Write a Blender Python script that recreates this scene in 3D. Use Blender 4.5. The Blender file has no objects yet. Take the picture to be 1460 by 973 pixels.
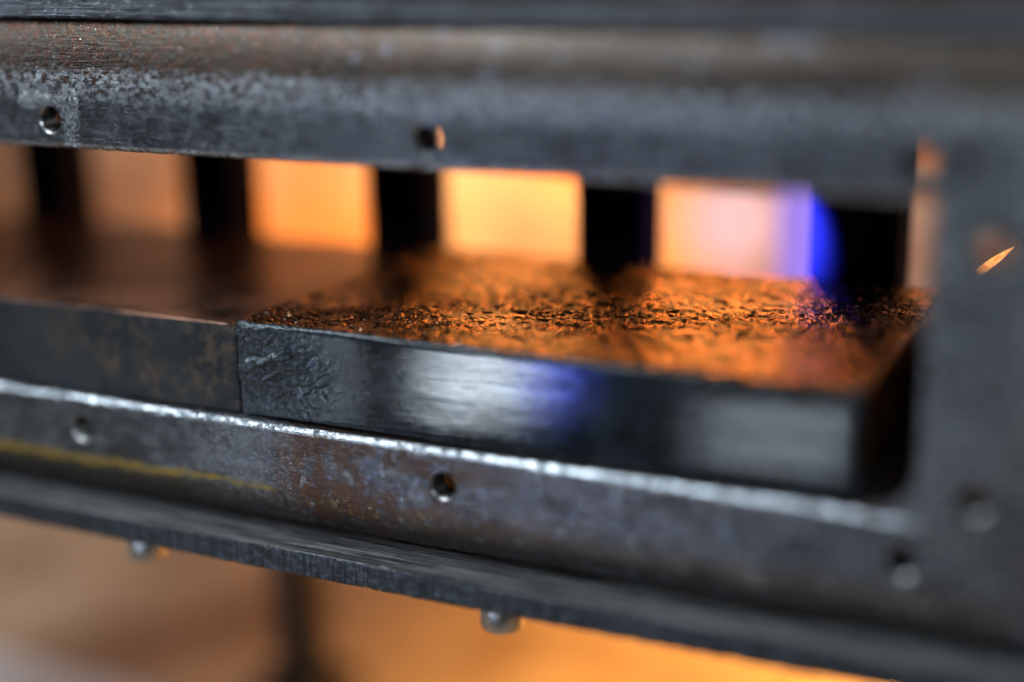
import bpy, bmesh, math
import numpy as np
from mathutils import Matrix, Vector

MM = 0.001
XL, XR, ZB, ZT = -104.5, 203.0, -17.5, 43.7      # the opening, in mm
scene = bpy.context.scene
col = scene.collection

# ------------------------------------------------------------------ camera
YAW, PITCH, ROLL = map(math.radians, (25.833, 15.69, -1.033))
CAM = Vector((251.8, -274.5, 94.8)) * MM
fw = Vector((-math.sin(YAW) * math.cos(PITCH), math.cos(YAW) * math.cos(PITCH), -math.sin(PITCH)))
rt0 = Vector((math.cos(YAW), math.sin(YAW), 0))
up0 = rt0.cross(fw)
rt = rt0 * math.cos(ROLL) + up0 * math.sin(ROLL)
up = -rt0 * math.sin(ROLL) + up0 * math.cos(ROLL)
cam_data = bpy.data.cameras.new('camera')
cam = bpy.data.objects.new('camera', cam_data)
col.objects.link(cam)
m = Matrix((rt, up, -fw)).transposed().to_4x4()
m.translation = CAM
cam.matrix_world = m
cam_data.sensor_width = 36
cam_data.lens = 53.47
cam_data.clip_start = 0.01
cam_data.clip_end = 50
cam_data.dof.use_dof = True
cam_data.dof.focus_distance = 0.348
cam_data.dof.aperture_fstop = 1.65
scene.camera = cam

# ------------------------------------------------------------------ world, light, exposure
world = bpy.data.worlds.new('World')
scene.world = world
world.use_nodes = True
bg = world.node_tree.nodes['Background']
bg.inputs['Color'].default_value = (0.72, 0.84, 1.0, 1)
bg.inputs['Strength'].default_value = 0.04
scene.view_settings.view_transform = 'Standard'
scene.view_settings.look = 'None'
scene.view_settings.exposure = 0
scene.view_settings.gamma = 1
scene.cycles.use_denoising = True
scene.cycles.max_bounces = 6
scene.cycles.diffuse_bounces = 3
scene.cycles.glossy_bounces = 4
scene.cycles.sample_clamp_indirect = 6
scene.cycles.sample_clamp_direct = 20


def lamp(name, kind, loc, target, power, colour, size=None, size_y=None, spot=None, blend=0.6):
    d = bpy.data.lights.new(name, kind)
    d.energy = power
    d.color = colour
    if kind == 'AREA':
        d.shape = 'RECTANGLE'
        d.size = size * MM
        d.size_y = (size_y or size) * MM
    else:
        d.shadow_soft_size = (size or 10) * MM
    if kind == 'SPOT':
        d.spot_size = math.radians(spot)
        d.spot_blend = blend
    o = bpy.data.objects.new(name, d)
    col.objects.link(o)
    o.location = Vector(loc) * MM
    o.rotation_euler = (Vector(target) - Vector(loc)).to_track_quat('-Z', 'Y').to_euler()
    return o


COOL = (0.80, 0.91, 1.0)
WARM = (1.0, 0.47, 0.13)
lamp('overhead_softbox', 'AREA', (-150, -210, 450), (90, 0, 0), 3.0, COOL, 380, 240)
lamp('front_fill', 'AREA', (520, -560, 330), (120, 0, 20), 2.1, COOL, 260, 160)  # added fill to brighten the rails and right post
lamp('side_fill', 'AREA', (-420, -40, 160), (-110, 110, -160), 0.6, COOL, 160, 160)  # added cool fill for the flat bar and left of the bench
# low window panes in front, mirrored in the blocks' front faces
lamp('low_window_pane', 'AREA', (-46, -300, -106), (105, 3, -2), 0.085, COOL, 42, 14)
lamp('low_window_pane', 'AREA', (-154, -300, -116), (58, 3, -6), 0.03, COOL, 40, 44)
lamp('low_window_pane', 'AREA', (92, -300, -112), (175, 3, -3), 0.028, COOL, 60, 24)
lamp('blue_lamp', 'AREA', (-9, -297, -97), (126, 3, 3), 0.03, (0.10, 0.16, 1.0), 14, 18)
# warm workshop lamps behind the housing, plus unseen ones added for block-top reflections
lamp('warm_bench_lamp', 'SPOT', (185, 330, 10), (180, 235, -166), 14, (1.0, 0.50, 0.12), 20, spot=100, blend=1)
lamp('warm_wall_lamp_or_fill', 'SPOT', (-180, 405, 40), (-215, 600, -85), 9.8, (1.0, 0.42, 0.10), 20, spot=150, blend=1)
lamp('warm_wall_lamp_or_fill', 'SPOT', (50, 370, 270), (20, 600, 150), 10, (1.0, 0.40, 0.08), 25, spot=80, blend=1)  # added, unseen: brightens the upper wall mirrored in the block top
for hx, hz, hp in ((-40, 110, 0.06), (40, 150, 0.12), (110, 190, 0.13)):
    lamp('warm_glint_light', 'AREA', (hx, 340, hz), (110, 50, 6), hp, (1.0, 0.36, 0.06), 22, 16)  # added out of view to make orange glints on the rough block
lamp('blue_bar_lamp', 'SPOT', (112, 40, 60), (139.8, 94, 22), 60.0, (0.05, 0.07, 1.0), 1.0, spot=29, blend=1.0)


# ------------------------------------------------------------------ numeric helpers
def hash3(ix, iy, iz, seed):
    h = (ix * 374761393 + iy * 668265263 + iz * 2147483647 + seed * 974634777) & 0xFFFFFFFF
    h = ((h ^ (h >> 13)) * 1274126177) & 0xFFFFFFFF
    h = ((h ^ (h >> 16)) * 2246822519) & 0xFFFFFFFF
    return ((h ^ (h >> 15)) & 0xFFFFFF) / float(0xFFFFFF) * 2 - 1


def vnoise(x, y, z, seed=0):
    x, y, z = np.broadcast_arrays(np.asarray(x, float), np.asarray(y, float), np.asarray(z, float))
    ix, iy, iz = np.floor(x).astype(np.int64), np.floor(y).astype(np.int64), np.floor(z).astype(np.int64)
    u, v, w = x - ix, y - iy, z - iz
    u, v, w = (t * t * (3 - 2 * t) for t in (u, v, w))
    r = 0
    for a in (0, 1):
        for b in (0, 1):
            for c in (0, 1):
                r = r + hash3(ix + a, iy + b, iz + c, seed) * (u if a else 1 - u) * (v if b else 1 - v) * (w if c else 1 - w)
    return r


def fbm(x, y, z, octaves=4, gain=0.5, seed=0):
    r, a = 0, 1.0
    for k in range(octaves):
        r = r + a * vnoise(x, y, z, seed + k)
        x, y, z = x * 2.03 + 3.1, y * 2.03 + 1.7, z * 2.03 + 5.3
        a *= gain
    return r


def sstep(a, b, x):
    t = np.clip((x - a) / (b - a), 0, 1)
    return t * t * (3 - 2 * t)


def link(name, me, mat, parent=None, smooth=True):
    me.materials.clear()
    me.materials.append(mat)
    if smooth:
        me.polygons.foreach_set('use_smooth', [True] * len(me.polygons))
    o = bpy.data.objects.new(name, me)
    col.objects.link(o)
    if parent:
        o.parent = parent
    return o


def mesh_from(name, verts, faces):
    me = bpy.data.meshes.new(name)
    me.from_pydata([tuple(v) for v in verts], [], faces)
    me.validate()
    me.update()
    return me


def grid_faces(nu, nv, wrap_v):
    """verts index = i*nv + j"""
    i = np.arange(nu - 1)[:, None]
    j = np.arange(nv if wrap_v else nv - 1)[None, :]
    j2 = (j + 1) % nv
    f = np.stack([i * nv + j, i * nv + j2, (i + 1) * nv + j2, (i + 1) * nv + j], -1)
    return f.reshape(-1, 4)


def box_mesh(name, lo, hi, bevel=0.5, seg=2):
    bm = bmesh.new()
    bmesh.ops.create_cube(bm, size=1)
    for v in bm.verts:
        v.co = Vector([(lo[k] + hi[k]) / 2 + v.co[k] * (hi[k] - lo[k]) for k in range(3)]) * MM
    if bevel:
        bmesh.ops.bevel(bm, geom=bm.edges[:], offset=bevel * MM, segments=seg, affect='EDGES', profile=0.5)
    me = bpy.data.meshes.new(name)
    bm.to_mesh(me)
    bm.free()
    return me


def lathe_mesh(name, prof, n, axis, centre, cap=False):
    """prof: (r, h) pairs along an axis ('Y' or 'Z')"""
    vs, fs = [], []
    for r, h in prof:
        for k in range(n):
            a = 2 * math.pi * k / n
            p = (r * math.cos(a), h, r * math.sin(a)) if axis == 'Y' else (r * math.cos(a), r * math.sin(a), h)
            vs.append([(p[q] + centre[q]) * MM for q in range(3)])
    for i in range(len(prof) - 1):
        for k in range(n):
            fs.append((i * n + k, i * n + (k + 1) % n, (i + 1) * n + (k + 1) % n, (i + 1) * n + k))
    if cap:
        fs.append(tuple(range(n)))
        fs.append(tuple((len(prof) - 1) * n + k for k in range(n)))
    me = mesh_from(name, vs, fs)
    bm = bmesh.new()
    bm.from_mesh(me)
    bmesh.ops.recalc_face_normals(bm, faces=bm.faces[:])
    bm.to_mesh(me)
    bm.free()
    return me


# ------------------------------------------------------------------ materials
class Mat:
    def __init__(self, name):
        self.m = bpy.data.materials.new(name)
        self.m.use_nodes = True
        self.t = self.m.node_tree
        self.b = self.t.nodes['Principled BSDF']
        tc = self.t.nodes.new('ShaderNodeTexCoord')
        mp = self.t.nodes.new('ShaderNodeVectorMath')
        mp.operation = 'SCALE'
        mp.inputs['Scale'].default_value = 1000
        self.t.links.new(tc.outputs['Object'], mp.inputs[0])
        self.P = mp.outputs[0]
        sx = self.t.nodes.new('ShaderNodeSeparateXYZ')
        self.t.links.new(self.P, sx.inputs[0])
        self.X, self.Y, self.Z = sx.outputs

    def put(self, sock, v):
        if isinstance(v, bpy.types.NodeSocket):
            self.t.links.new(v, sock)
        elif isinstance(v, (tuple, list)) and len(v) == 3 and sock.type == 'RGBA':
            sock.default_value = (*v, 1)
        else:
            sock.default_value = v

    def math(self, op, a, b=0.0, c=None, clamp=False):
        n = self.t.nodes.new('ShaderNodeMath')
        n.operation = op
        n.use_clamp = clamp
        self.put(n.inputs[0], a)
        self.put(n.inputs[1], b)
        if c is not None:
            self.put(n.inputs[2], c)
        return n.outputs[0]

    def mul(self, a, b): return self.math('MULTIPLY', a, b)
    def add(self, a, b): return self.math('ADD', a, b)

    def step(self, v, a, b, lo=0.0, hi=1.0):
        n = self.t.nodes.new('ShaderNodeMapRange')
        n.interpolation_type = 'SMOOTHSTEP'
        n.inputs['From Min'].default_value = a
        n.inputs['From Max'].default_value = b
        n.inputs['To Min'].default_value = lo
        n.inputs['To Max'].default_value = hi
        self.put(n.inputs['Value'], v)
        return n.outputs[0]

    def band(self, v, centre, half, soft):
        d = self.math('ABSOLUTE', self.math('SUBTRACT', v, centre))
        return self.step(d, half, half + soft, 1, 0)

    def noise(self, scale, detail=4, rough=0.55, stretch=(1, 1, 1), off=(0, 0, 0), dist=0.0):
        mp = self.t.nodes.new('ShaderNodeMapping')
        mp.inputs['Scale'].default_value = stretch
        mp.inputs['Location'].default_value = off
        self.t.links.new(self.P, mp.inputs['Vector'])
        n = self.t.nodes.new('ShaderNodeTexNoise')
        n.inputs['Scale'].default_value = scale
        n.inputs['Detail'].default_value = detail
        n.inputs['Roughness'].default_value = rough
        n.inputs['Distortion'].default_value = dist
        self.t.links.new(mp.outputs[0], n.inputs['Vector'])
        return n.outputs['Fac']

    def mix(self, f, a, b):
        n = self.t.nodes.new('ShaderNodeMix')
        n.data_type = 'RGBA'
        self.put(n.inputs[0], f)
        self.put(n.inputs[6], a)
        self.put(n.inputs[7], b)
        return n.outputs[2]

    def lerp(self, f, a, b):
        n = self.t.nodes.new('ShaderNodeMix')
        n.data_type = 'FLOAT'
        self.put(n.inputs[0], f)
        self.put(n.inputs[2], a)
        self.put(n.inputs[3], b)
        return n.outputs[0]

    def bump(self, h, dist_mm, strength=1.0, normal=None):
        n = self.t.nodes.new('ShaderNodeBump')
        self.put(n.inputs['Distance'], self.mul(dist_mm, MM) if isinstance(dist_mm, bpy.types.NodeSocket) else dist_mm * MM)
        self.put(n.inputs['Strength'], strength)
        self.put(n.inputs['Height'], h)
        if normal:
            self.put(n.inputs['Normal'], normal)
        return n.outputs[0]

    def out(self, colour, rough, metal=0.0, normal=None, spec=0.5):
        self.put(self.b.inputs['Base Color'], colour)
        self.put(self.b.inputs['Roughness'], rough)
        self.put(self.b.inputs['Metallic'], metal)
        self.b.inputs['Specular IOR Level'].default_value = spec
        if normal:
            self.put(self.b.inputs['Normal'], normal)
        return self.m


def rail_material(name, which):
    M = Mat(name)
    big, mid, fine = M.noise(0.07, 5, 0.6), M.noise(0.45, 5, 0.6, off=(9, 3, 1)), M.noise(2.6, 4, 0.6)
    scr = M.noise(0.9, 3, 0.6, stretch=(0.12, 1, 2.4), off=(2, 8, 5))
    c = M.mix(M.step(big, 0.35, 0.65), (0.085, 0.091, 0.10), (0.165, 0.176, 0.19))
    c = M.mix(M.mul(M.step(mid, 0.45, 0.66), 0.7), c, (0.27, 0.287, 0.305))
    c = M.mix(M.mul(M.step(M.noise(0.16, 5, 0.65, stretch=(0.6, 1, 1), off=(77, 3, 1)), 0.50, 0.66), 0.75), c, (0.055, 0.056, 0.058))
    c = M.mix(M.mul(M.step(scr, 0.55, 0.68), 0.65), c, (0.35, 0.37, 0.40))
    c = M.mix(M.mul(M.step(fine, 0.3, 0.5, 1, 0), 0.6), c, (0.05, 0.052, 0.055))
    rough = M.lerp(M.add(M.mul(mid, 0.6), M.mul(scr, 0.4)), 0.11, 0.44)
    grease = M.step(M.noise(0.11, 4, 0.6, stretch=(0.35, 1, 1), off=(55, 5, 5)), 0.42, 0.60)
    rough = M.math('MULTIPLY', rough, M.lerp(grease, 1.25, 0.55))
    metal = 0.82
    bh = M.add(M.mul(fine, 0.5), mid)
    if which == 'post':
        c = M.mix(0.35, c, (0.34, 0.365, 0.39))
    if which == 'top':
        olive = M.step(M.add(M.Z, M.mul(big, 10)), 62, 67)
        c = M.mix(M.mul(olive, 0.9), c, (0.070, 0.054, 0.040))
        # rust bitten into the rolled shoulder
        sh = M.mul(M.step(M.Z, 55.5, 58), M.step(M.X, 40, 130, 1, 0.25))
        r = M.mul(M.step(M.noise(0.55, 6, 0.65, off=(4, 4, 4)), 0.47, 0.56), sh)
        c = M.mix(r, c, (0.105, 0.052, 0.034))
        ridge_shine = M.mul(M.band(M.add(M.Z, M.mul(mid, 5)), 61.0, 1.6, 3.5), M.step(M.noise(0.8, 6, 0.7, stretch=(0.7, 1, 1), off=(1, 1, 7)), 0.42, 0.58))
        c = M.mix(M.mul(ridge_shine, 0.9), c, (0.58, 0.61, 0.64))  # highlight along the shoulder painted in as a pale band
        rough = M.lerp(ridge_shine, rough, 0.3)
        # torn bright patch round the first threaded hole
        jit = M.mul(M.math('SUBTRACT', M.noise(0.5, 5, 0.65, off=(17, 2, 8)), 0.5), 9)
        tb = M.mul(M.band(M.add(M.Z, jit), 55.0, 0.7, 1.2), M.band(M.add(M.X, jit), -0.5, 7.5, 1.2))
        rb = M.mul(M.band(M.add(M.X, jit), 6.3, 1.2, 1.4), M.band(M.Z, 49.5, 5.5, 1.0))
        crust = M.math('MAXIMUM', tb, rb)
        crust = M.mul(crust, M.step(M.noise(1.3, 5, 0.7), 0.47, 0.60))
        c = M.mix(M.mul(crust, 0.55), c, (0.50, 0.55, 0.60))
        rough = M.lerp(crust, rough, 0.22)
        bh = M.add(bh, M.mul(crust, M.mul(M.noise(0.9, 5, 0.7, off=(7, 7, 7)), 5)))
        bh = M.add(bh, M.mul(sh, M.mul(M.noise(0.7, 5, 0.6, off=(4, 4, 4)), 2.0)))
        bl = M.mul(M.step(M.noise(0.2, 2, 0.5, off=(30, 0, 9)), 0.60, 0.72), M.step(M.X, 60, 100))
        c = M.mix(M.mul(bl, 0.35), c, (0.36, 0.38, 0.52))
    elif which == 'bottom':
        under = M.mul(M.step(M.add(M.Z, M.mul(mid, 2)), -34.5, -32, 1, 0), M.step(M.add(M.X, M.mul(M.math('SUBTRACT', mid, 0.5), 4)), 59.3, 60.6, 1, 0.35))
        c = M.mix(M.mul(under, 0.85), c, (0.11, 0.096, 0.072))
        rz = M.mul(M.step(M.add(M.X, M.mul(M.math('SUBTRACT', mid, 0.5), 26)), 54, 64), M.step(M.X, 70, 150, 1, 0.08))
        r = M.mul(rz, M.step(M.noise(0.22, 6, 0.68, off=(4, 2, 4)), 0.38, 0.58))
        c = M.mix(M.mul(r, 0.85), c, (0.165, 0.085, 0.052))
        r2 = M.mul(M.step(M.noise(0.16, 5, 0.6, off=(41, 2, 4)), 0.58, 0.7), 0.25)
        c = M.mix(r2, c, (0.13, 0.075, 0.055))
        scab = M.mul(M.band(M.X, 48, 6, 16), M.step(M.noise(1.0, 6, 0.72, stretch=(0.8, 1, 1.3), off=(4, 9, 4)), 0.50, 0.60))
        c = M.mix(M.mul(scab, 0.6), c, (0.42, 0.45, 0.50))
        bits = M.step(M.noise(0.5, 3, 0.6, off=(3, 19, 4)), 0.635, 0.68)
        bits = M.mul(bits, M.mul(M.step(M.X, 38, 48), M.step(M.X, 130, 160, 1, 0)))
        c = M.mix(M.mul(bits, 0.8), c, (0.26, 0.27, 0.42))
        pale = M.mul(M.step(M.noise(0.30, 4, 0.65, stretch=(1, 1, 0.6), off=(13, 1, 24)), 0.60, 0.66), M.step(M.X, 55, 64))
        c = M.mix(M.mul(pale, 0.7), c, (0.40, 0.46, 0.50))
        # yellow paint streak along the start of the rolled edge
        wob = M.mul(M.math('SUBTRACT', M.noise(0.09, 4, 0.6, off=(2, 2, 2)), 0.5), 4.0)
        grain = M.mul(M.math('SUBTRACT', M.noise(1.2, 5, 0.7, stretch=(0.25, 1, 1), off=(2, 5, 2)), 0.5), 5.5)
        zl = M.math('SUBTRACT', M.Z, M.add(M.add(wob, grain), M.step(M.X, -30, 60, -34.0, -32.9)))
        wid = M.step(M.X, 10, 60, 0.95, 0.25)
        yl = M.step(M.math('SUBTRACT', M.math('ABSOLUTE', zl), wid), -0.25, 0.55, 1, 0)
        yl = M.mul(yl, M.step(M.X, 54, 59, 1, 0))
        yl = M.mul(yl, M.step(M.noise(1.6, 5, 0.75, stretch=(0.12, 1, 1), off=(6, 5, 2)), 0.36, 0.56, 0.15, 1))
        c = M.mix(M.mul(yl, 0.9), c, (0.56, 0.38, 0.06))
        y2 = M.mul(M.mul(M.step(M.noise(0.4, 4, 0.6, off=(21, 5, 2)), 0.55, 0.64), M.band(M.Z, -35, 1, 2.5)), M.mul(M.step(M.X, 58, 66), M.step(M.X, 100, 140, 1, 0)))
        c = M.mix(M.mul(y2, 0.7), c, (0.36, 0.26, 0.08))
        rough = M.lerp(yl, rough, 0.7)
        bh = M.add(bh, M.mul(M.add(scab, r), M.mul(M.noise(0.9, 5, 0.7, off=(7, 7, 7)), 1.6)))
    if which != 'post':
        e = M.step(M.Z, ZT + 1.1, ZT + 1.6, 1, 0) if which == 'top' else M.step(M.Z, ZB - 1.6, ZB - 1.0)
        e = M.mul(e, M.mul(M.step(M.Y, 1.3, 1.9, 1, 0), M.step(M.noise(0.6, 4, 0.6, off=(8, 0, 3)), 0.3, 0.45)))
        if which == 'top':
            e = M.mul(e, 0.6)
        c = M.mix(e, c, (0.62, 0.66, 0.70))
        rough = M.lerp(e, rough, 0.24)
        metal = M.lerp(e, metal, 1.0)
    spk = M.step(M.noise(1.7, 3, 0.6, off=(31, 7, 12)), 0.665, 0.70)
    c = M.mix(spk, c, (0.65, 0.69, 0.74))
    rough = M.lerp(spk, rough, 0.14)
    metal = M.lerp(spk, metal, 1.0)
    bh = M.add(bh, M.mul(spk, 1.2))
    n = M.bump(M.mul(scr, 1.0), 0.18, 0.9)
    n = M.bump(bh, 0.18, 0.9, n)
    return M.out(c, rough, metal, n)


def plate_material():
    M = Mat('rolled plate steel')
    lines = M.noise(1.5, 5, 0.65, stretch=(0.035, 0.9, 1.4))
    fine = M.noise(2.2, 4, 0.6, stretch=(0.5, 1, 1))
    big = M.noise(0.08, 4, 0.6)
    c = M.mix(M.step(lines, 0.35, 0.65), (0.055, 0.060, 0.070), (0.20, 0.215, 0.24))
    c = M.mix(M.mul(M.step(big, 0.5, 0.65), 0.5), c, (0.11, 0.095, 0.085))
    chips = M.noise(1.1, 5, 0.7, stretch=(0.45, 1, 1), off=(3, 3, 3))
    c = M.mix(M.mul(M.step(chips, 0.57, 0.66), 0.7), c, (0.45, 0.48, 0.52))
    n = M.bump(lines, 1.0, 1.0)
    n = M.bump(M.add(fine, chips), 0.35, 0.9, n)
    geo = M.t.nodes.new('ShaderNodeNewGeometry')
    sep = M.t.nodes.new('ShaderNodeSeparateXYZ')
    M.t.links.new(geo.outputs['True Normal'], sep.inputs[0])
    top = M.step(sep.outputs[2], 0.5, 0.9)
    c = M.mix(top, c, (0.035, 0.033, 0.032))
    return M.out(c, M.lerp(top, M.lerp(fine, 0.2, 0.42), 0.9), M.lerp(top, 0.8, 0.0), n, 0.15)


def sawn_material():
    M = Mat('sawn plate edge steel')
    saw = M.noise(1.9, 2, 0.5, stretch=(1, 1, 0.05))
    lines = M.noise(1.3, 5, 0.7, stretch=(0.025, 1.5, 1.6))
    fine = M.noise(2.2, 4, 0.6)
    big = M.noise(0.08, 4, 0.6)
    geo = M.t.nodes.new('ShaderNodeNewGeometry')
    sep = M.t.nodes.new('ShaderNodeSeparateXYZ')
    M.t.links.new(geo.outputs['True Normal'], sep.inputs[0])
    top = M.step(sep.outputs[2], 0.4, 0.8)
    c = M.mix(M.step(saw, 0.3, 0.7), (0.025, 0.030, 0.036), (0.075, 0.086, 0.098))
    ct = M.mix(M.step(lines, 0.43, 0.57), (0.025, 0.022, 0.021), (0.34, 0.33, 0.33))
    c = M.mix(top, c, ct)
    c = M.mix(M.mul(M.step(big, 0.55, 0.68), 0.4), c, (0.04, 0.045, 0.05))
    h = M.lerp(top, M.add(saw, M.mul(fine, 0.2)), M.add(M.mul(lines, 1.6), M.mul(fine, 0.8)))
    return M.out(c, M.lerp(fine, 0.22, 0.5), M.lerp(top, 0.6, 0.6), M.bump(h, M.lerp(top, 0.2, 0.6), 1.0))


def smooth_block_material():
    M = Mat('scaled dark steel')
    a, b, f = M.noise(0.06, 5, 0.65), M.noise(0.35, 6, 0.68, off=(3, 3, 3)), M.noise(2.4, 4, 0.7)
    c = M.mix(M.step(a, 0.35, 0.65), (0.002, 0.006, 0.010), (0.018, 0.025, 0.028))
    rust = M.mul(M.mul(M.step(b, 0.38, 0.62), M.step(M.noise(0.13, 5, 0.65, off=(8, 8, 8)), 0.40, 0.56)), M.step(M.X, -35, 15))
    c = M.mix(M.mul(rust, 0.95), c, (0.085, 0.056, 0.036))
    pit = M.step(f, 0.58, 0.68)
    c = M.mix(M.mul(pit, 0.8), c, (0.006, 0.006, 0.007))
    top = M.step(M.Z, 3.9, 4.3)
    c = M.mix(top, c, M.mix(M.step(a, 0.35, 0.62), (0.03, 0.022, 0.020), (0.30, 0.14, 0.085)))  # reddish top colour stands in for warm reflected light
    return M.out(c, M.lerp(top, M.lerp(b, 0.34, 0.6), M.lerp(a, 0.10, 0.26)), M.lerp(top, 0.1, 0.6), M.bump(M.add(b, M.mul(f, 0.8)), M.lerp(top, 0.38, 0.10), 1.0))


def plain(name, colour, rough, metal=0.0, var=0.25, scale=0.1, bump=0.05, spec=0.5):
    M = Mat(name)
    a = M.noise(scale, 5, 0.6)
    c = M.mix(a, tuple(v * (1 - var) for v in colour), tuple(min(1, v * (1 + var)) for v in colour))
    return M.out(c, M.lerp(a, max(0.02, rough - 0.08), rough + 0.08), metal, M.bump(M.noise(scale * 12, 3, 0.6), bump, 0.6), spec)


def wood_material():
    M = Mat('bench wood')
    g = M.noise(0.03, 5, 0.6, stretch=(0.12, 1, 1))
    b = M.noise(0.016, 3, 0.5, off=(5, 2, 0))
    c = M.mix(M.step(g, 0.35, 0.65), (0.34, 0.23, 0.14), (0.50, 0.36, 0.23))
    c = M.mix(M.mul(M.step(b, 0.45, 0.62), 0.75), c, (0.20, 0.115, 0.065))
    return M.out(c, 0.6, 0.0)


def glow(name, colour, strength):
    M = Mat(name)
    M.b.inputs['Emission Color'].default_value = (*colour, 1)
    M.b.inputs['Emission Strength'].default_value = strength
    return M.out((0.05, 0.05, 0.05), 0.6)


def wall_material():
    M = Mat('patchy ochre wall')
    a, b = M.noise(0.011, 3, 0.5, off=(40, 0, 7)), M.noise(0.017, 3, 0.5, off=(3, 0, 77))
    c = M.mix(M.step(a, 0.42, 0.58), (0.72, 0.36, 0.12), (0.46, 0.41, 0.36))
    c = M.mix(M.mul(M.step(b, 0.48, 0.60), 0.8), c, (0.26, 0.13, 0.06))
    return M.out(c, 0.85)


def thread_material():
    M = Mat('thread steel')
    rim = M.step(M.Y, 0.40, 0.48, 1, 0)  # rim highlight and shade inside the bore are put into the colour
    return M.out(M.mix(rim, (0.07, 0.068, 0.064), (0.34, 0.34, 0.34)), 0.28, 0.9, M.bump(M.noise(2, 3, 0.6), 0.06, 0.6))


def glint_material():
    M = Mat('emissive glint')
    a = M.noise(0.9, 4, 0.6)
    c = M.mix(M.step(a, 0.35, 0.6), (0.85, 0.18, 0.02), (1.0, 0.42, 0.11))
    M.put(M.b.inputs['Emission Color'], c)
    M.b.inputs['Emission Strength'].default_value = 3.6  # emission stands in for a reflected orange glint
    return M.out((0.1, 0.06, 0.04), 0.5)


def casting_material():
    # top tinted warm to imitate reflected orange; grey front face
    M = Mat('rough black casting')
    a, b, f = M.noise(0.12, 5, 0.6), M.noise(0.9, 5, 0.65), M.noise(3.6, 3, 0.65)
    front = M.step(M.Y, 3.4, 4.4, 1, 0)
    dark_gaps = M.step(M.noise(0.35, 6, 0.72, stretch=(0.7, 1, 1), off=(5, 5, 5)), 0.45, 0.53)
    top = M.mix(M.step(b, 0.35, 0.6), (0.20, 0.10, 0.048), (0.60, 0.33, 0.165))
    top = M.mix(M.mul(dark_gaps, 0.9), top, (0.04, 0.03, 0.028))  # unlit gaps between the glints painted dark in the colour
    smear = M.noise(0.9, 5, 0.65, stretch=(0.07, 1, 1), off=(1, 2, 3))
    fr = M.mix(M.step(a, 0.35, 0.65), (0.008, 0.011, 0.013), (0.022, 0.028, 0.033))
    fr = M.mix(M.mul(M.step(smear, 0.5, 0.7), 0.5), fr, (0.045, 0.055, 0.065))
    left = M.step(M.add(M.X, M.mul(M.math('SUBTRACT', b, 0.5), 26)), 46, 88, 1, 0)
    fr = M.mix(M.mul(left, M.step(b, 0.3, 0.6)), fr, (0.085, 0.10, 0.112))
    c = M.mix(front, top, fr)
    rag = M.mul(front, M.math('SUBTRACT', 1.0, left))
    n = M.bump(smear, 0.07, M.mul(front, 0.25))
    n = M.bump(M.add(b, M.mul(f, 1.0)), 0.13, M.lerp(rag, 0.5, 0.025), n)
    fro = M.lerp(left, M.lerp(smear, 0.03, 0.11), 0.3)
    return M.out(c, M.lerp(front, M.lerp(b, 0.05, 0.14), fro), M.lerp(front, 0.95, M.lerp(left, 0.2, 0.6)), n)


MAT = dict(
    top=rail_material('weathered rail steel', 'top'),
    bottom=rail_material('rusty rail steel', 'bottom'),
    post=rail_material('plain rail steel', 'post'),
    plate=plate_material(), sawn=sawn_material(),
    rough=casting_material(),
    smooth=smooth_block_material(),
    bar=plain('blackened bar steel', (0.010, 0.011, 0.026), 0.75, 0.0, spec=0.1),
    inner=plain('dark inner steel', (0.02, 0.022, 0.026), 0.7, 0.0, spec=0.15),
    bolt=plain('bolt steel', (0.42, 0.41, 0.40), 0.27, 0.95, 0.15, 0.8, 0.03),
    thread=thread_material(),
    glint=glint_material(),
    black=plain('black paint', (0.012, 0.011, 0.010), 0.5),
    grey=plain('grey painted metal', (0.50, 0.50, 0.50), 0.5),
    brass=plain('tan lamp stand', (0.45, 0.28, 0.13), 0.6),
    wall=wall_material(),
    wood=wood_material(),
    lamp_white=glow('pinkish white lamp glass', (1.0, 0.55, 0.52), 1.05),
    lamp_violet=glow('violet lamp glass', (0.42, 0.26, 1.0), 0.9),
)

# ------------------------------------------------------------------ setting
BENCH_Z = -166.0


def sheet(name, pts, mat):
    me = mesh_from(name, [Vector(p) * MM for p in pts], [tuple(range(len(pts)))])
    o = link(name, me, mat, smooth=False)
    o['kind'] = 'structure'
    return o


sheet('workbench_top', [(-1600, -150, BENCH_Z), (1000, -150, BENCH_Z), (1000, 620, BENCH_Z), (-1600, 620, BENCH_Z)], MAT['wood'])
sheet('back_wall', [(-1600, 600, -400), (1000, 600, -400), (1000, 600, 700), (-1600, 600, 700)], MAT['wall'])


# ------------------------------------------------------------------ the housing
def thing(name, label, cat, loc=(0, 0, 0), group=None):
    o = bpy.data.objects.new(name, None)
    o.empty_display_size = 0.02
    col.objects.link(o)
    o['label'] = label
    o['category'] = cat
    if group:
        o['group'] = group
    return o


housing = thing('steel_housing', 'weathered grey steel housing with drilled front rails and dark bars across its open back', 'housing')

LIP, THK, DEPTH = 13.5, 6.0, 112.0


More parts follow.
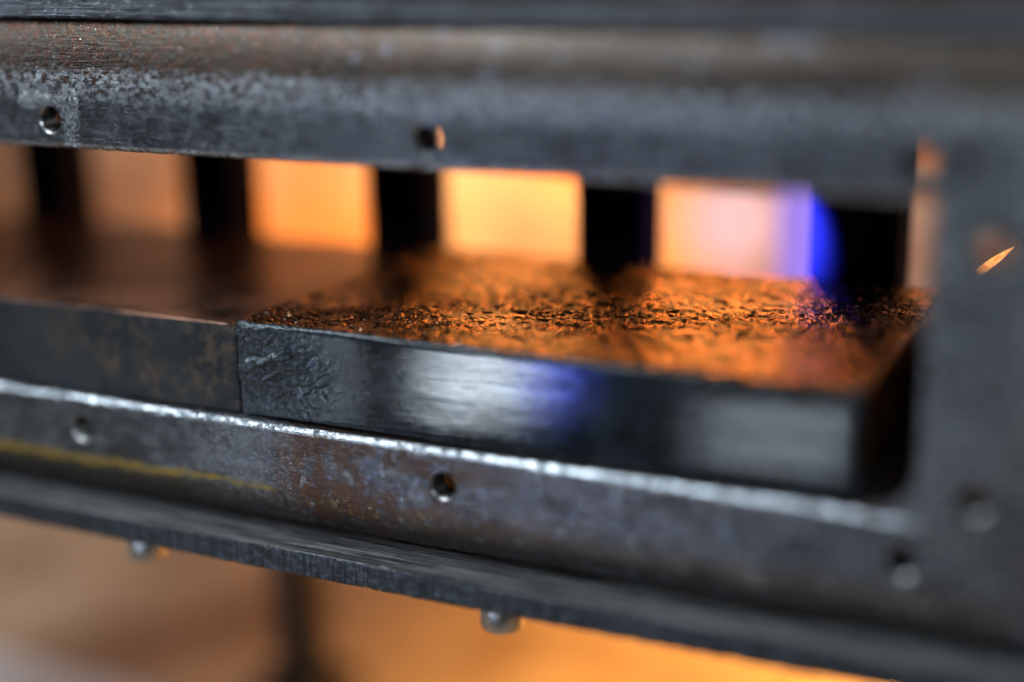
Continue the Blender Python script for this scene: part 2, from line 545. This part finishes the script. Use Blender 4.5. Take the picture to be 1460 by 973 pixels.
def rail_profile(RAD, DEEP, turn):
    """(s outward from the opening, y depth), closed loop"""
    p = [(0.0, THK), (0.0, 3.4)]
    p += [(0.0, 1.5), (0.0, 1.0), (0.28, 0.55), (0.62, 0.22), (1.0, 0.0), (1.5, 0.0)]
    p += [(s, 0.0) for s in np.linspace(2.6, LIP, 12)]
    p += [(LIP + RAD * math.sin(a) / math.sin(turn), DEEP * (1 - math.cos(a)) / (1 - math.cos(turn))) for a in np.linspace(0, turn, 17)[1:]]
    p += [(LIP + RAD, 60), (LIP + RAD, DEPTH), (LIP + RAD - 4, DEPTH), (LIP + RAD - 4, DEEP + 6)]
    p += [(LIP + (RAD - 4) * math.sin(a), DEEP + 6 - DEEP * math.cos(a)) for a in np.linspace(math.pi / 2, 0, 8)[1:]]
    return np.array(p)


def rail_mesh(name, kind, chip, holes):
    pr = rail_profile(*{'top': (16.0, 4.5, 1.05), 'bottom': (14.4, 13.0, 1.57)}.get(kind, (15.5, 10.0, 1.4)))
    S, Y = pr[:, 0], pr[:, 1]
    n = 760 if kind in ('top', 'bottom') else 160
    t = np.linspace(0, 1, n)[:, None]
    s, y = np.broadcast_to(S, (n, len(S))).copy(), np.broadcast_to(Y, (n, len(Y))).copy()
    lo, hi = (XL, XR) if kind in ('top', 'bottom') else (ZB, ZT)
    L = (lo - s) * (1 - t) + (hi + s) * t
    edge = np.where((s < 1.05) & (y < 1.05), 1.0, 0.0)
    nn = fbm(L * 0.55, s * 0.3, y * 0.3, 4, 0.6, seed=hash(kind) % 7 if False else len(kind))
    big = fbm(L * 0.06, s * 0.1 + 9, y * 0, 3, 0.5, seed=31)
    bite = np.clip(nn - 0.15, 0, 2) * chip
    s2 = s + edge * (bite + 0.10 * nn * chip)
    y2 = y + edge * (bite * 0.8 + 0.08 * fbm(L * 1.4, s, y, 2, 0.5, seed=5) * chip)
    y2 = y2 + np.where((y < 6), 0.05 * big, 0)
    if kind == 'bottom':                                    # joint: the right-hand length stands slightly proud
        y2 = y2 - 0.4 * sstep(59.6, 60.3, L + 0.7 * fbm(s * 0.3, 0, 0, 2, 0.5, seed=3)) * np.where((y < 14) & (s > 6), 1, 0) * sstep(6, 12, s)
    if kind == 'top':
        v = np.stack([L, y2, ZT + s2], -1)
    elif kind == 'bottom':
        v = np.stack([L, y2, ZB - s2], -1)
    elif kind == 'right':
        v = np.stack([XR + s2, y2, L], -1)
    else:
        v = np.stack([XL - s2, y2, L], -1)
    k = len(S)
    faces = grid_faces(n, k, True).tolist()
    faces += [tuple(range(k)), tuple((n - 1) * k + j for j in range(k))]
    me = mesh_from(name, v.reshape(-1, 3) * MM, faces)
    bm = bmesh.new()
    bm.from_mesh(me)
    bmesh.ops.recalc_face_normals(bm, faces=bm.faces[:])
    bm.to_mesh(me)
    bm.free()
    if holes:
        cb = bmesh.new()
        for (hx, hz) in holes:
            mt = Matrix.Translation(Vector((hx, 3, hz)) * MM) @ Matrix.Rotation(math.pi / 2, 4, 'X')
            bmesh.ops.create_cone(cb, cap_ends=True, segments=40, radius1=3.3 * MM, radius2=3.3 * MM, depth=9 * MM, matrix=mt)
        cm = bpy.data.meshes.new('cutter')
        cb.to_mesh(cm)
        cb.free()
        a, c = bpy.data.objects.new('tmp_a', me), bpy.data.objects.new('tmp_c', cm)
        col.objects.link(a)
        col.objects.link(c)
        md = a.modifiers.new('cut', 'BOOLEAN')
        md.operation, md.object, md.solver = 'DIFFERENCE', c, 'EXACT'
        dg = bpy.context.evaluated_depsgraph_get()
        res = bpy.data.meshes.new_from_object(a.evaluated_get(dg))
        bpy.data.objects.remove(a)
        bpy.data.objects.remove(c)
        bpy.data.meshes.remove(me)
        me = res
        me.name = name
    return me


def shade_auto(o, deg=35):
    me = o.data
    me.polygons.foreach_set('use_smooth', [True] * len(me.polygons))
    bm = bmesh.new()
    bm.from_mesh(me)
    lim = math.radians(deg)
    for e in bm.edges:
        if len(e.link_faces) == 2 and e.calc_face_angle(0) > lim:
            e.smooth = False
    bm.to_mesh(me)
    bm.free()


top_holes = [(-100, 50.3), (0, 50.3), (100, 50.3), (200, 50.3)]
bottom_holes = [(-100, -25.8), (0.5, -25.8), (101.5, -25.8), (201, -26.2)]
right_holes = [(213.7, 35.2), (213.7, -11.8)]
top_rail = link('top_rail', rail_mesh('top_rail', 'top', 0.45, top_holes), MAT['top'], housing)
bottom_rail = link('bottom_rail', rail_mesh('bottom_rail', 'bottom', 0.8, bottom_holes), MAT['bottom'], housing)
right_post = link('side_post', rail_mesh('side_post', 'right', 0.3, right_holes), MAT['post'], housing)
left_post = link('side_post', rail_mesh('side_post', 'left', 0.3, []), MAT['post'], housing)
for o in (top_rail, bottom_rail, right_post, left_post):
    shade_auto(o)
top_rail['label'] = 'upper rail with rusty rolled shoulder and a torn bright patch round one hole'
bottom_rail['label'] = 'lower rail with a bright chipped edge, rust and a yellow paint streak'

# tapped bores: ridged sleeves in the drilled holes
tp = [(3.32, 0.05), (3.0, 0.40)]
yy = 0.45
while yy < 5.4:
    tp += [(3.0, yy), (2.7, yy + 0.4), (3.0, yy + 0.8)]
    yy += 0.85
tp += [(3.32, 5.9)]
bore = lathe_mesh('threaded_bore', tp, 32, 'Y', (0, 0, 0))
for holes, par in ((top_holes, top_rail), (bottom_holes, bottom_rail), (right_holes, right_post)):
    for hx, hz in holes:
        if hx < -50:
            continue
        o = link('threaded_bore', bore, MAT['thread'], par)
        o.location = Vector((hx, 0, hz)) * MM
        shade_auto(o, 20)


# concave weld fillet in the opening's lower right corner
def fillet_mesh(cx, cz, sx, sz, r, y0, y1):
    arc = [(cx + sx * r * (1 - math.cos(a)), cz + sz * r * (1 - math.sin(a))) for a in np.linspace(0, math.pi / 2, 15)]
    loop = [(cx - sx * 0.4, cz - sz * 0.4)] + arc
    k = len(loop)
    vs = [Vector((x, y0, z)) * MM for x, z in loop] + [Vector((x, y1, z)) * MM for x, z in loop]
    fs = [tuple(range(k)), tuple(range(2 * k - 1, k - 1, -1))]
    fs += [(i, (i + 1) % k, k + (i + 1) % k, k + i) for i in range(k)]
    me = mesh_from('weld_fillet', vs, fs)
    bm = bmesh.new()
    bm.from_mesh(me)
    bmesh.ops.recalc_face_normals(bm, faces=bm.faces[:])
    bm.to_mesh(me)
    bm.free()
    return me


f = link('weld_fillet', fillet_mesh(XR, ZB, -1, 1, 11, 0.25, 5.7), MAT['post'], housing)
shade_auto(f)


# plates above and below the rails
def plate_mesh(name, z0, z1, x0, x1, y0, y1, chip, groove=0.0):
    r = 0.5
    prof = [(y1, z0), (y0 + 3, z0), (y0 + r, z0), (y0, z0 + r)]
    prof += [(y0, z) for z in np.linspace(z0 + r, z1 - r, 19)[1:-1]]
    prof += [(y0, z1 - r), (y0 + r * 0.3, z1 - r * 0.3), (y0 + r, z1)] + [(y, z1) for y in np.linspace(y0 + 0.9, y0 + 16, 48)] + [(y1, z1)]
    pr = np.array(prof)
    n = 1000
    x = np.linspace(x0, x1, n)[:, None]
    y = np.broadcast_to(pr[:, 0], (n, len(pr))).copy()
    z = np.broadcast_to(pr[:, 1], (n, len(pr))).copy()
    near = np.where(y < y0 + 0.6, 1.0, 0)
    y = y + near * chip * (0.10 * fbm(x * 0.8, z * 0.8, 0, 3, 0.6, seed=11) + 0.06 * fbm(x * 0.1, z * 0.2, 3, 2, 0.6, seed=12))
    edge = near * np.where((z > z1 - 0.6) | (z < z0 + 0.6), 1.0, 0)
    b = fbm(x * 0.9, z * 0.2, 7, 4, 0.6, seed=14)
    z = z - edge * np.where(z > (z0 + z1) / 2, 1, -1) * chip * np.clip(b - 0.1, 0, 2) * 0.45
    face = np.where((np.abs(pr[None, :, 0] - y0) < 0.01), 1.0, 0)
    roof = np.where((pr[None, :, 1] > z1 - 0.01) & (pr[None, :, 0] < y0 + 17) & (pr[None, :, 0] > y0 + 0.8), 1.0, 0)
    zz, yy = pr[None, :, 1], pr[None, :, 0]
    if groove:
        y = y + face * groove * (fbm(x * 0.012, zz * 1.7, 0, 3, 0.6, seed=101) + 0.5 * fbm(x * 0.25, zz * 1.7, 4, 2, 0.5, seed=102))
    z = z + roof * 0.16 * (fbm(x * 0.010, yy * 1.3, 0, 3, 0.65, seed=103) + 0.45 * fbm(x * 0.35, yy * 1.6, 4, 2, 0.5, seed=104))
    v = np.stack([np.broadcast_to(x, y.shape), y, z], -1)
    k = len(pr)
    faces = grid_faces(n, k, True).tolist() + [tuple(range(k)), tuple((n - 1) * k + j for j in range(k))]
    me = mesh_from(name, v.reshape(-1, 3) * MM, faces)
    bm = bmesh.new()
    bm.from_mesh(me)
    bmesh.ops.recalc_face_normals(bm, faces=bm.faces[:])
    bm.to_mesh(me)
    bm.free()
    return me


o = link('top_plate', plate_mesh('top_plate', 73.2, 78.3, -140, 240, 2.8, 125, 1.0, 0.22), MAT['plate'], housing)
shade_auto(o, 45)
o = link('bottom_plate', plate_mesh('bottom_plate', -51.6, -45.45, -140, 240, -5.0, 140, 1.0), MAT['sawn'], housing)
shade_auto(o, 45)
o['label'] = 'bottom plate with saw marks along its front edge'

# bars across the open back, on a sill
sill = link('back_sill', box_mesh('back_sill', (-125, 94.2, -40), (225, 107, -6), 0.5), MAT['inner'], housing)
bar_me = box_mesh('back_bar', (-9.6, -6.5, -5.9), (9.3, 8.5, 66.9), 0.6)
wide_me = box_mesh('back_bar', (-9.6, -6.5, -5.9), (12.4, 11.5, 66.9), 0.6)
for k, xc in enumerate((-92.6, -27.7, 37.6, 102.6, 166.0)):
    o = link('back_bar', wide_me if k == 4 else bar_me, MAT['bar'], housing, smooth=False)
    o.location = Vector((xc, 100.8, 0)) * MM
link('floor_tray', box_mesh('floor_tray', (-120, 8, -21.5), (224, 93.8, -18.2), 0.4), MAT['inner'], housing, smooth=False)

# cap screws under the bottom plate
prof = [(0.0, -6.2), (3.0, -6.2), (4.1, -6.1), (4.75, -5.6), (5.0, -4.8), (5.0, -0.9), (4.85, -0.35), (4.5, 0.0)]
screw = lathe_mesh('bolt', prof, 40, 'Z', (0, 0, 0))
for x, y in ((114.6, 1.6), (16.4, 1.6), (-86, 1.6)):
    if x < -50:
        continue
    o = link('bolt', screw, MAT['bolt'], housing)
    o.location = Vector((x, y, -51.65)) * MM
    w = link('washer', lathe_mesh('washer', [(0, -0.6), (5.4, -0.6), (5.6, -0.4), (5.6, 0)], 40, 'Z', (0, 0, 0)), MAT['bolt'], o)
    w.location = (0, 0, 0.0003)

# rear leg on a foot plate
leg = link('leg', box_mesh('leg', (-33.5, 121, BENCH_Z + 5), (-19.5, 135, -51.7), 0.6), MAT['black'], housing, smooth=False)
link('foot_plate', box_mesh('foot_plate', (-42, 114, BENCH_Z + 0.2), (-11, 142, BENCH_Z + 5), 0.6), MAT['black'], leg, smooth=False)

# sliver seen through the right post's hole; emission imitates a reflected glint
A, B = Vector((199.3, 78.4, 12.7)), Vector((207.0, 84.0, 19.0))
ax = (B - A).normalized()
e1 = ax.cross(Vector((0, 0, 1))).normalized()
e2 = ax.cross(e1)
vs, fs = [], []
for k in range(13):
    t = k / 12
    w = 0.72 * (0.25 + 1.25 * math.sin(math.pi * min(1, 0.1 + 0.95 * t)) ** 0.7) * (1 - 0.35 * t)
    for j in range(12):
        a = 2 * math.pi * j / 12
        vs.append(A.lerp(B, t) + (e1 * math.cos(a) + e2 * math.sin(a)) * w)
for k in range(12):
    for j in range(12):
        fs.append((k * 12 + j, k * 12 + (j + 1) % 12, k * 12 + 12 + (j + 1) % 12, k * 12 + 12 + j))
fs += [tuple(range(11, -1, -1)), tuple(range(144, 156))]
clip = link('glint_sliver', mesh_from('glint_sliver', [v * MM for v in vs], fs), MAT['glint'], housing)
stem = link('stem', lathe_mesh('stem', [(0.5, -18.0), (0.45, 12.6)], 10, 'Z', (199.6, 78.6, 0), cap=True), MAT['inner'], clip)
clip['label'] = 'thin metal sliver, its orange glint imitated by emission'


# ------------------------------------------------------------------ the two blocks
def block_mesh(name, x0, x1, yf, yb, z0, z1, r, dx, dtop, dfront, disp):
    path = [(yb, z0), (yf + r, z0)]
    path += [(yf + r - r * math.sin(a), z0 + r - r * math.cos(a)) for a in np.linspace(0, math.pi / 2, 5)[1:]]
    path += [(yf, z) for z in np.arange(z0 + r + dfront, z1 - r, dfront)]
    path += [(yf + r - r * math.cos(a), z1 - r + r * math.sin(a)) for a in np.linspace(0, math.pi / 2, 7)]
    path += [(y, z1) for y in np.arange(yf + r + dtop, yb - r, dtop)]
    path += [(yb - r + r * math.sin(a), z1 - r + r * math.cos(a)) for a in np.linspace(0, math.pi / 2, 5)]
    path += [(yb, (z0 + z1) / 2)]
    pr = np.array(path)
    cen = np.array([(yf + yb) / 2, (z0 + z1) / 2])
    xs, ins = [x0, x0 + 0.1, x0 + 0.3], [0.8, 0.4, 0.12]
    body = np.arange(x0 + 0.7, x1 - 0.7, dx)
    xs = np.array(xs + list(body) + [x1 - 0.3, x1 - 0.1, x1])
    ins = np.array(ins + [0.0] * len(body) + ins[::-1])
    d = pr - cen
    half = np.array([(yb - yf) / 2, (z1 - z0) / 2])
    unit = np.sign(d) * np.clip((np.abs(d) - (half - 1.0)) / 1.0, 0, 1)      # direction of inset near each face
    yy = pr[None, :, 0] - unit[None, :, 0] * ins[:, None]
    zz = pr[None, :, 1] - unit[None, :, 1] * ins[:, None]
    X = np.broadcast_to(xs[:, None], yy.shape)
    nl = np.maximum(np.linalg.norm(unit, axis=1), 1e-6)
    ny, nz = unit[:, 0] / nl, unit[:, 1] / nl
    h = disp(X, yy, zz, np.broadcast_to(-ny, yy.shape), np.broadcast_to(nz, yy.shape))
    v = np.stack([X, yy + ny * h, zz + nz * h], -1)
    k, n = len(pr), len(xs)
    faces = grid_faces(n, k, True).tolist() + [tuple(range(k)), tuple((n - 1) * k + j for j in range(k))]
    me = mesh_from(name, v.reshape(-1, 3) * MM, faces)
    bm = bmesh.new()
    bm.from_mesh(me)
    bmesh.ops.recalc_face_normals(bm, faces=bm.faces[:])
    bm.to_mesh(me)
    bm.free()
    return me


def rough_disp(X, Y, Z, front, top):
    t = np.clip(top, 0, 1)
    f = np.clip(front, 0, 1) * (1 - t)
    coarse = fbm(X * 0.16, Y * 0.16, Z * 0.2, 3, 0.55, seed=2)
    grit = fbm(X * 1.9, Y * 1.9, Z * 1.9, 2, 0.5, seed=7)
    flake = np.abs(fbm(X * 0.8, Y * 1.0, Z * 1.0, 3, 0.6, seed=17))
    lump = 1 - 2 * np.abs(fbm(X * 0.34, Y * 0.55, Z * 0.5, 3, 0.6, seed=71))
    pitn = vnoise(X * 0.55, Y * 0.7, Z * 0.5, 81)
    calm = 0.45 + 0.55 * sstep(-0.35, 0.4, fbm(X * 0.05, Y * 0.07, 2, 2, 0.5, seed=91))
    h = t * (0.16 * coarse + calm * (0.14 * lump + 0.13 * grit - 0.14 * flake) - 0.45 * sstep(0.45, 0.8, pitn))
    # torn, hammered folds at the left end of the front face
    left = sstep(79, 53, X)
    wx = X + 1.1 * fbm(X * 0.25, Z * 0.25, 2, 3, 0.55, seed=51)
    wz = Z + 0.9 * fbm(X * 0.22, Z * 0.3, 8, 3, 0.55, seed=52)
    folds = 0
    for (ax, az, bx, bz, w, amp) in ((47, -6.2, 54, -4.6, 0.9, 0.9), (53, -4.8, 61, -1.2, 0.75, 1.0), (47, -8.6, 51, -7.7, 0.6, 0.7), (55, -7.2, 60, -5.0, 0.7, 0.7),
                                     (60, -4.4, 66, -3.0, 0.7, 0.45), (48, -1.0, 56, 2.2, 1.1, 0.6), (47, 2.8, 58, 4.4, 1.0, 0.5), (58, -8.4, 64, -7.6, 0.6, 0.35)):
        dx, dz = bx - ax, bz - az
        tt = np.clip(((wx - ax) * dx + (wz - az) * dz) / (dx * dx + dz * dz), 0, 1)
        ex, ez = wx - ax - tt * dx, wz - az - tt * dz
        dd = np.sqrt(ex * ex + ez * ez)
        under = np.where(ez < 0, 0.55, 1.5)                 # steep below, gentle above
        folds = folds + amp * np.exp(-(dd / (w * under)) ** 2)
    ru, rv = X * 0.90 + Z * 0.43, Z * 0.90 - X * 0.43        # along and across the folds
    crumple = 1 - 2 * np.abs(fbm(ru * 0.13, rv * 0.42, 0, 4, 0.55, seed=61))
    h = h + f * (0.008 * coarse + left * (0.85 * folds + (0.10 + 0.22 * sstep(-14, -9, Z) * sstep(3, -2, Z)) * crumple + 0.12 * fbm(X * 0.8, Y, Z * 0.8, 3, 0.6, seed=23)))
    # slow sag of the face and long lying creases
    h = h + f * (0.02 * fbm(X * 0.03, 0, Z * 0.20, 2, 0.4, seed=25))
    return h


def smooth_disp(X, Y, Z, front, top):
    h = 0.05 * fbm(X * 0.05, Y * 0.08, Z * 0.1, 3, 0.5, seed=41) + 0.02 * fbm(X * 0.8, Y * 0.8, Z * 0.8, 2, 0.5, seed=43)
    corner = sstep(43.6, 46.0, X + 0.5 * vnoise(X, Y, Z, 6)) * sstep(1.6, 4.2, Z) * sstep(9, 4.5, Y)
    return h - 2.2 * corner * (0.6 + 0.4 * vnoise(X * 1.5, Y * 1.5, Z * 1.5, 4))


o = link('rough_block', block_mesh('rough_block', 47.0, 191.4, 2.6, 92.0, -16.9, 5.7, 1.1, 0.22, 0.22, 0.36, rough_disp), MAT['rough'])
o['label'] = 'rough black metal block with pitted glinting top, right of the joint'
o['category'] = 'metal block'
o['group'] = 'blocks lying in the housing'
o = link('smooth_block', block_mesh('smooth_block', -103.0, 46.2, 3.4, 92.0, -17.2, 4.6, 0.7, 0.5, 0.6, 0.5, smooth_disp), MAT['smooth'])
o['label'] = 'smoother dark steel block with brownish face, left of the joint'
o['category'] = 'metal block'
o['group'] = 'blocks lying in the housing'

# ------------------------------------------------------------------ blurred things behind
lp = thing('round_lamp', 'glowing pinkish white round lamp behind the rear bars', 'lamp')
lp.location = Vector((70, 310, BENCH_Z)) * MM


def facing(prof, name, mat, parent, loc):
    o = link(name, lathe_mesh(name, prof, 48, 'Y', (0, 0, 0)), mat, parent)
    o.location = Vector(loc) * MM
    o.rotation_euler.z = math.radians(18)
    return o


facing([(0, -3.0), (11, -2.6), (17, -1.2), (20.2, 0.5)], 'lamp_glass', MAT['lamp_white'], lp, (0, 0, 139))
facing([(20.3, -0.5), (21.4, 0), (21.4, 10), (14, 22), (0, 24)], 'lamp_body', MAT['black'], lp, (0, 0.5, 139))
facing([(0, 8), (4, 8), (4, 12)], 'lamp_socket', MAT['black'], lp, (0, 14, 139))
me = box_mesh('lamp_stem', (-1.5, 9.5, 2), (1.5, 12.5, 118), 0.3)
link('lamp_stem', me, MAT['brass'], lp, smooth=False)
me = lathe_mesh('lamp_base', [(0, 3), (13, 3), (14, 2), (14, 0.2)], 40, 'Z', (0, 11, 0))
link('lamp_base', me, MAT['brass'], lp)

vl = thing('violet_lamp', 'violet glowing panel lamp beside the pinkish round lamp', 'lamp')
vl.location = Vector((133, 190, BENCH_Z)) * MM
link('lamp_glass', box_mesh('lamp_glass', (-11, 0, 138), (11, 1.5, 186), 0.4), MAT['lamp_violet'], vl, smooth=False)
link('lamp_body', box_mesh('lamp_body', (-12.5, 1.6, 136), (12.5, 9, 188), 0.6), MAT['black'], vl, smooth=False)
link('lamp_stem', box_mesh('lamp_stem', (-1.5, 3.5, 3), (1.5, 6.5, 136), 0.3), MAT['brass'], vl, smooth=False)
link('lamp_base', box_mesh('lamp_base', (-10, -5, 0.2), (10, 15, 3), 0.6), MAT['brass'], vl, smooth=False)

fb = link('flat_bar', box_mesh('flat_bar', (-420, 40, BENCH_Z + 0.2), (-62, 97, BENCH_Z + 6), 0.6), MAT['grey'], smooth=False)
fb['label'] = 'blurred grey flat bar lying on the bench at lower left'
fb['category'] = 'metal bar'
